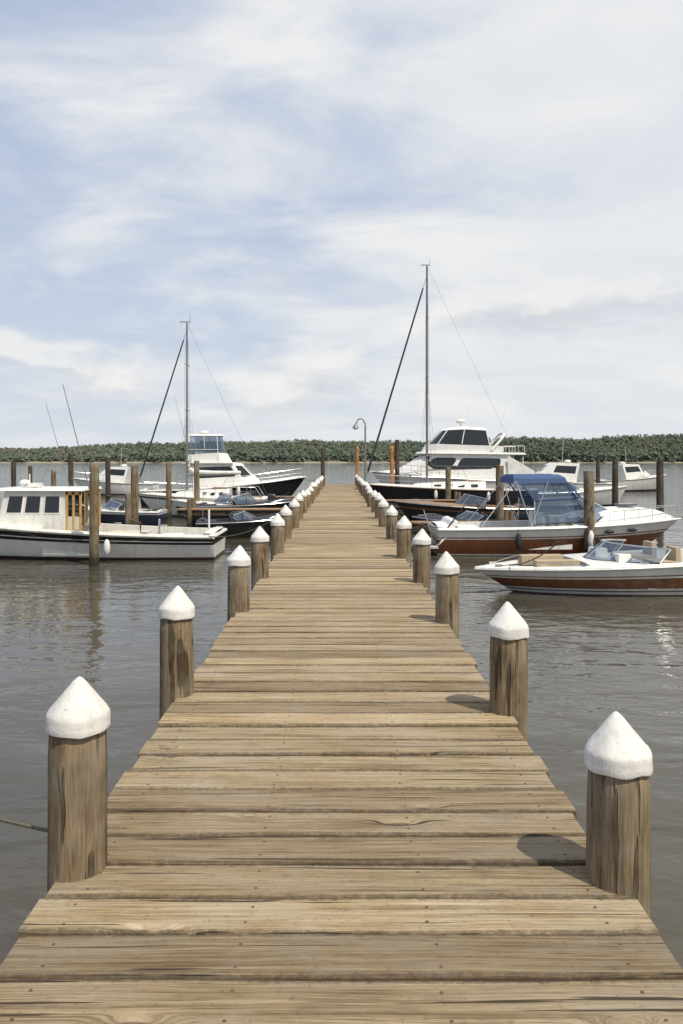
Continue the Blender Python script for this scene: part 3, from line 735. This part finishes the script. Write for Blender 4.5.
# 7. cuddy cruiser, bow to +X (right)
cc=empty('cabin_cruiser',(6.35,23.4,0),.0)
sheer,zs,bb=hull_obj(cc,7.2,2.55,.78,1.02,[(.05,'white'),(.6,'maroon'),(.64,'white'),(.68,'maroon'),(1.,'white')],rake=1.2,cockpits=[(.06,.52,.2)],gw=.2,rub='white',rubr=.035,fine=2.3,hump=lambda t:.34*max(0,math.sin(math.pi*min(1,max(0,(t-.5)/.46))))**.7)
a=Acc()
a.prism(sym([(-3.6,1.05,.22),(-4.15,.85,.22)]),sym([(-3.6,1.05,.30),(-4.15,.85,.30)]),'white','teak')
a.prism(sym([(-3.2,1.1,.7),(-3.62,1.08,.3)]),sym([(-3.05,1.0,1.0),(-3.2,1.0,.98)]),'white','white')
a.build('swim_platform',cc,bevel=.02)
a=Acc()
A0=sym([(1.45,.45,1.22),(.8,1.02,.98),(-.9,1.06,.9)]); A1=sym([(.55,.42,1.66),(.3,.9,1.62),(-.9,.98,1.56)])
pn=a.prism(A0,A1,['vinyl','vinyl',None,'vinyl','vinyl','vinyl'],'white',cap=False)
B0=A1; B1=sym([(.12,.4,2.12),(.0,.82,2.08),(-1.25,.9,2.06)])
a.prism(B0,B1,['vinyl','vinyl',None,'vinyl','vinyl','vinyl'],'bluecv',cap=False)
for i in range(6):
    a.tube([A0[i],A1[i]],.018,'metal'); a.tube([A1[i],B1[i]],.024,'bluecv')
    j=(i+1)%6
    if i!=2: a.tube([A1[i],A1[j]],.026,'bluecv'); a.tube([A0[i],A0[j]],.018,'rubber')
a.prism(sym([(.17,.44,2.08),(.04,.88,2.05),(-1.5,.94,2.03)]),sym([(.12,.40,2.20),(.0,.82,2.18),(-1.47,.9,2.17)]),'bluecv','bluecv',cap=False)
a.prism(sym([(.12,.40,2.20),(.0,.82,2.18),(-1.47,.9,2.17)]),sym([(.0,.25,2.27),(-.1,.5,2.29),(-1.4,.55,2.28)]),'bluecv','bluecv')
for sd in (1,-1):
    a.tube([(-1.4,sd*.92,2.1),(-1.0,sd*1.1,.85)],.016,'metal'); a.tube([(-1.4,sd*.92,2.1),(-2.4,sd*1.1,.85)],.014,'metal')
    a.tube([(-.5,sd*.92,2.1),(-1.0,sd*1.1,.85)],.016,'metal')
a.build('windshield_and_canvas_top',cc)
a=Acc()
for sd in (1,-1):
    a.box((.1,sd*.5,.75),(.5,.5,.6),'white2'); a.box((-.6,sd*.5,.85),(.12,.5,.7),'whitecv')
a.box((-2.6,0,.55),(.6,1.7,.4),'whitecv'); a.box((2.0,0,1.4),(.5,.5,.04),'glass')
a.build('cockpit_seats',cc,bevel=.03)
rails(cc,sheer,.6,.99,.36,n=7,r=.012,mid=False)
a=Acc()
for t in (.66,.76): 
    p=sheer(t,-1,-.005,-.2); a.ell(p,(.14,.04,.05),'glass')
fender(a,sheer(.3,-1,-.12,0),'rubber',.09,.24); fender(a,sheer(.58,-1,-.12,0),'whitecv',.09,.24)
a.tube([(-3.7,-.9,.3),(-4.0,-.9,1.3)],.015,'metal'); a.tube([(-3.7,-.9,.3),(-2.9,-1.1,1.4)],.02,'rubber')
line(a,(-3.5,-1.0,.8),(-5.2,.0,1.4),.15,.012,'rope'); line(a,sheer(.95,-1,0,.05),(4.6,-1.5,1.6),.15,.012,'rope')
line(a,sheer(.5,-1,0,.05),(.35,-2.2,1.5),.12,.012,'rope')
a.build('fittings_and_lines',cc)

# 8. bowrider, bow to -X
e,sheer,zs,bb=runabout('bowrider_motorboat',(5.85,16.7,0),math.pi+.10,6.2,2.35,.72,.50,[(.10,'white'),(.16,'greyline'),(.22,'white'),(.58,'brown'),(.64,'white'),(.68,'brown'),(1.,'white')],rub='white',ws_t=.62,wsz=.34,seat='tan',seath=.42,sp=1.3)
a=Acc(); line(a,sheer(.9,1,.1,.05),(2.4,2.8,1.3),.1,.012,'rope'); a.build('mooring_lines',e)

# 9. distant cruisers
def cruiser(name,loc,rz,L):
    dc=empty(name,loc,rz); k_=L/7.5
    sheer,zs,bb=hull_obj(dc,L,2.7*k_,1.*k_,1.5*k_,[(.1,'navy'),(1.,'white')],rake=1.1,cockpits=[(.03,.35,.4)],keel=-.4)
    a=Acc(); S_=lambda P:[(x*k_,y*k_,z*k_) for x,y,z in P]
    pn=a.prism(sym(S_([(1.6,.5,1.5),(.9,1.0,1.3),(-1.2,1.15,1.1)])),sym(S_([(.5,.45,2.45),(.2,.85,2.5),(-1.5,.95,2.45)])),'white','white')
    for k in (1,3): pn(k,.1,.9,.45,.85,'glass')
    for k in (0,4,5): pn(k,.08,.92,.4,.88,'glass')
    a.tube([(-.5,0,2.4*k_),(-.6,0,4.2*k_)],.015,'whitecv',5); a.ell((-.9*k_,0,2.6*k_),(.25,.25,.12),'whitecv'); a.build('cabin',dc,bevel=.02)
    rails(dc,sheer,.5,.98,.5,n=7)
cruiser('distant_cabin_cruiser',(15.6,58,0),math.pi,7.5)
cruiser('distant_cabin_cruiser',(25.5,70,0),.2,7.0)
cruiser('distant_cabin_cruiser',(-17.5,62,0),math.pi,6.5)
dc2=runabout('white_cruising_boat',(13.4,46,0),.1,6.5,2.4,.85,1.2,[(.12,'navy'),(1.,'white')],bow_cock=False)[0]

def finger(x0,x1,y,w=.9,z=.75):
    e=empty('finger_pier',((x0+x1)/2,y,0)); L=abs(x1-x0); a=Acc(); n=int(L/.16)
    for i in range(n): a.box((-L/2+(i+.5)*L/n,0,z),(L/n-.01,w*random.uniform(.97,1.03),.04),'teak')
    for s in (-1,1): a.box((0,s*w*.4,z-.13),(L,.06,.2),'piledark')
    for xx_ in (-L/2+.5,L/2-.3):
        for s in (-1,1): a.tube([(xx_,s*w*.52,-1),(xx_,s*w*.52,z+.4)],.09,'pile',10)
    a.build('planks',e)
finger(-6.4,-1.12,31.8); finger(1.12,6.,38.8); finger(-8.,-1.12,42.6); finger(1.12,6.,27.0,.7,.6)

r=empty('mooring_rope'); a=Acc()
line(a,(-1.15,3.17,1.23),(-4.2,5.0,1.5),.16,.008,'rope',20)
a.build('rope_line',r)
pile('mooring_pile',-4.3,5.0,-1.,2.2,.13,'pile')

# ---------------------------------------------------------------- world
EL=math.radians(57); sd=Vector((.66*math.cos(EL),-.75*math.cos(EL),math.sin(EL))).normalized()
w=bpy.data.worlds.new('World'); scene.world=w; w.use_nodes=True; nt=w.node_tree; g=NT(nt)
bg=nt.nodes['Background']; bg.inputs[1].default_value=.1
sky=g.n('ShaderNodeTexSky',sky_type='NISHITA'); sky.sun_disc=False; sky.sun_elevation=EL; sky.sun_rotation=math.atan2(sd.x,sd.y)
sky.air_density=1.; sky.dust_density=2.; sky.ozone_density=1.2
tc=g.n('ShaderNodeTexCoord').outputs['Generated']; x,y,z=g.sep(tc)
zp=g.math('MAXIMUM',z,0.)
zc=g.math('ADD',zp,.20)
u=g.math('DIVIDE',x,zc); v=g.math('DIVIDE',y,zc)
mp=g.n('ShaderNodeMapping'); g.l(g.comb(u,v,0.),mp.inputs[0]); mp.inputs['Rotation'].default_value=(0,0,math.radians(-24)); mp.inputs['Scale'].default_value=(1.1,1.6,1.); mp.inputs['Location'].default_value=(3.1,1.4,0)
n1=g.noise(mp.outputs[0],1.5,6,.58,.4)
n2=g.noise(g.comb(u,v,5.),1.,2,.5,.2)
bias=g.math('ADD',g.math('MULTIPLY',x,.50),g.math('MULTIPLY',z,-.14))
f=g.math('ADD',g.math('ADD',g.math('MULTIPLY',n1,.75),g.math('MULTIPLY',n2,.42)),bias)
veil=g.maprange(f,.34,.66,.2,.97,True)
blue=g.mix(.7,sky.outputs[0],(4.3,5.5,8.0,1))
white=g.mix(g.maprange(n1,.38,.66),(7.2,7.55,8.15,1),(8.8,8.8,8.75,1))
c=g.mix(veil,blue,white)
hz=g.math('POWER',2.718,g.math('MULTIPLY',zp,-5.5))
c=g.mix(g.math('MULTIPLY',hz,.82),c,(7.6,7.95,8.35,1))
az=g.math('ARCTAN2',x,y)
cv=g.comb(g.math('MULTIPLY',az,5.5),g.math('MULTIPLY',z,13.),3.1)
cn=g.noise(cv,1.,5,.55,.15)
cv2=g.comb(g.math('MULTIPLY',az,5.5),g.math('ADD',g.math('MULTIPLY',z,13.),.4),3.1)
cn2=g.noise(cv2,1.,3,.5,.15)
band=g.math('MULTIPLY',g.maprange(z,.03,.08,0.,1.,True),g.maprange(z,.17,.26,1.,0.,True))
cm=g.math('MULTIPLY',g.maprange(cn,.46,.62,0.,1.,True),band)
shade=g.maprange(g.math('SUBTRACT',cn,cn2),-.1,.1,0.,1.,True)
cc_=g.mix(shade,(6.5,6.7,7.1,1),(9.0,8.9,8.7,1))
c=g.mix(g.math('MULTIPLY',cm,.78),c,cc_)
g.l(c,bg.inputs[0])
sun=bpy.data.lights.new('sun','SUN'); sun.energy=4.0; sun.angle=math.radians(.6); sun.color=(1.,.91,.75)
so=bpy.data.objects.new('sun',sun); scene.collection.objects.link(so); so.rotation_euler=sd.to_track_quat('Z','Y').to_euler(); so.location=(20,-20,40)

cam=bpy.data.cameras.new('camera'); co=bpy.data.objects.new('camera',cam); scene.collection.objects.link(co)
co.location=(0,0,H); co.rotation_euler=(math.pi/2,0,0)
cam.sensor_fit='VERTICAL'; cam.sensor_height=36.; cam.lens=36*F/1024; cam.shift_y=-52/1024; cam.shift_x=1.5/1024
cam.clip_end=20000; cam.clip_start=.05
scene.camera=co
scene.view_settings.view_transform='Standard'; scene.view_settings.look='None'; scene.view_settings.exposure=0
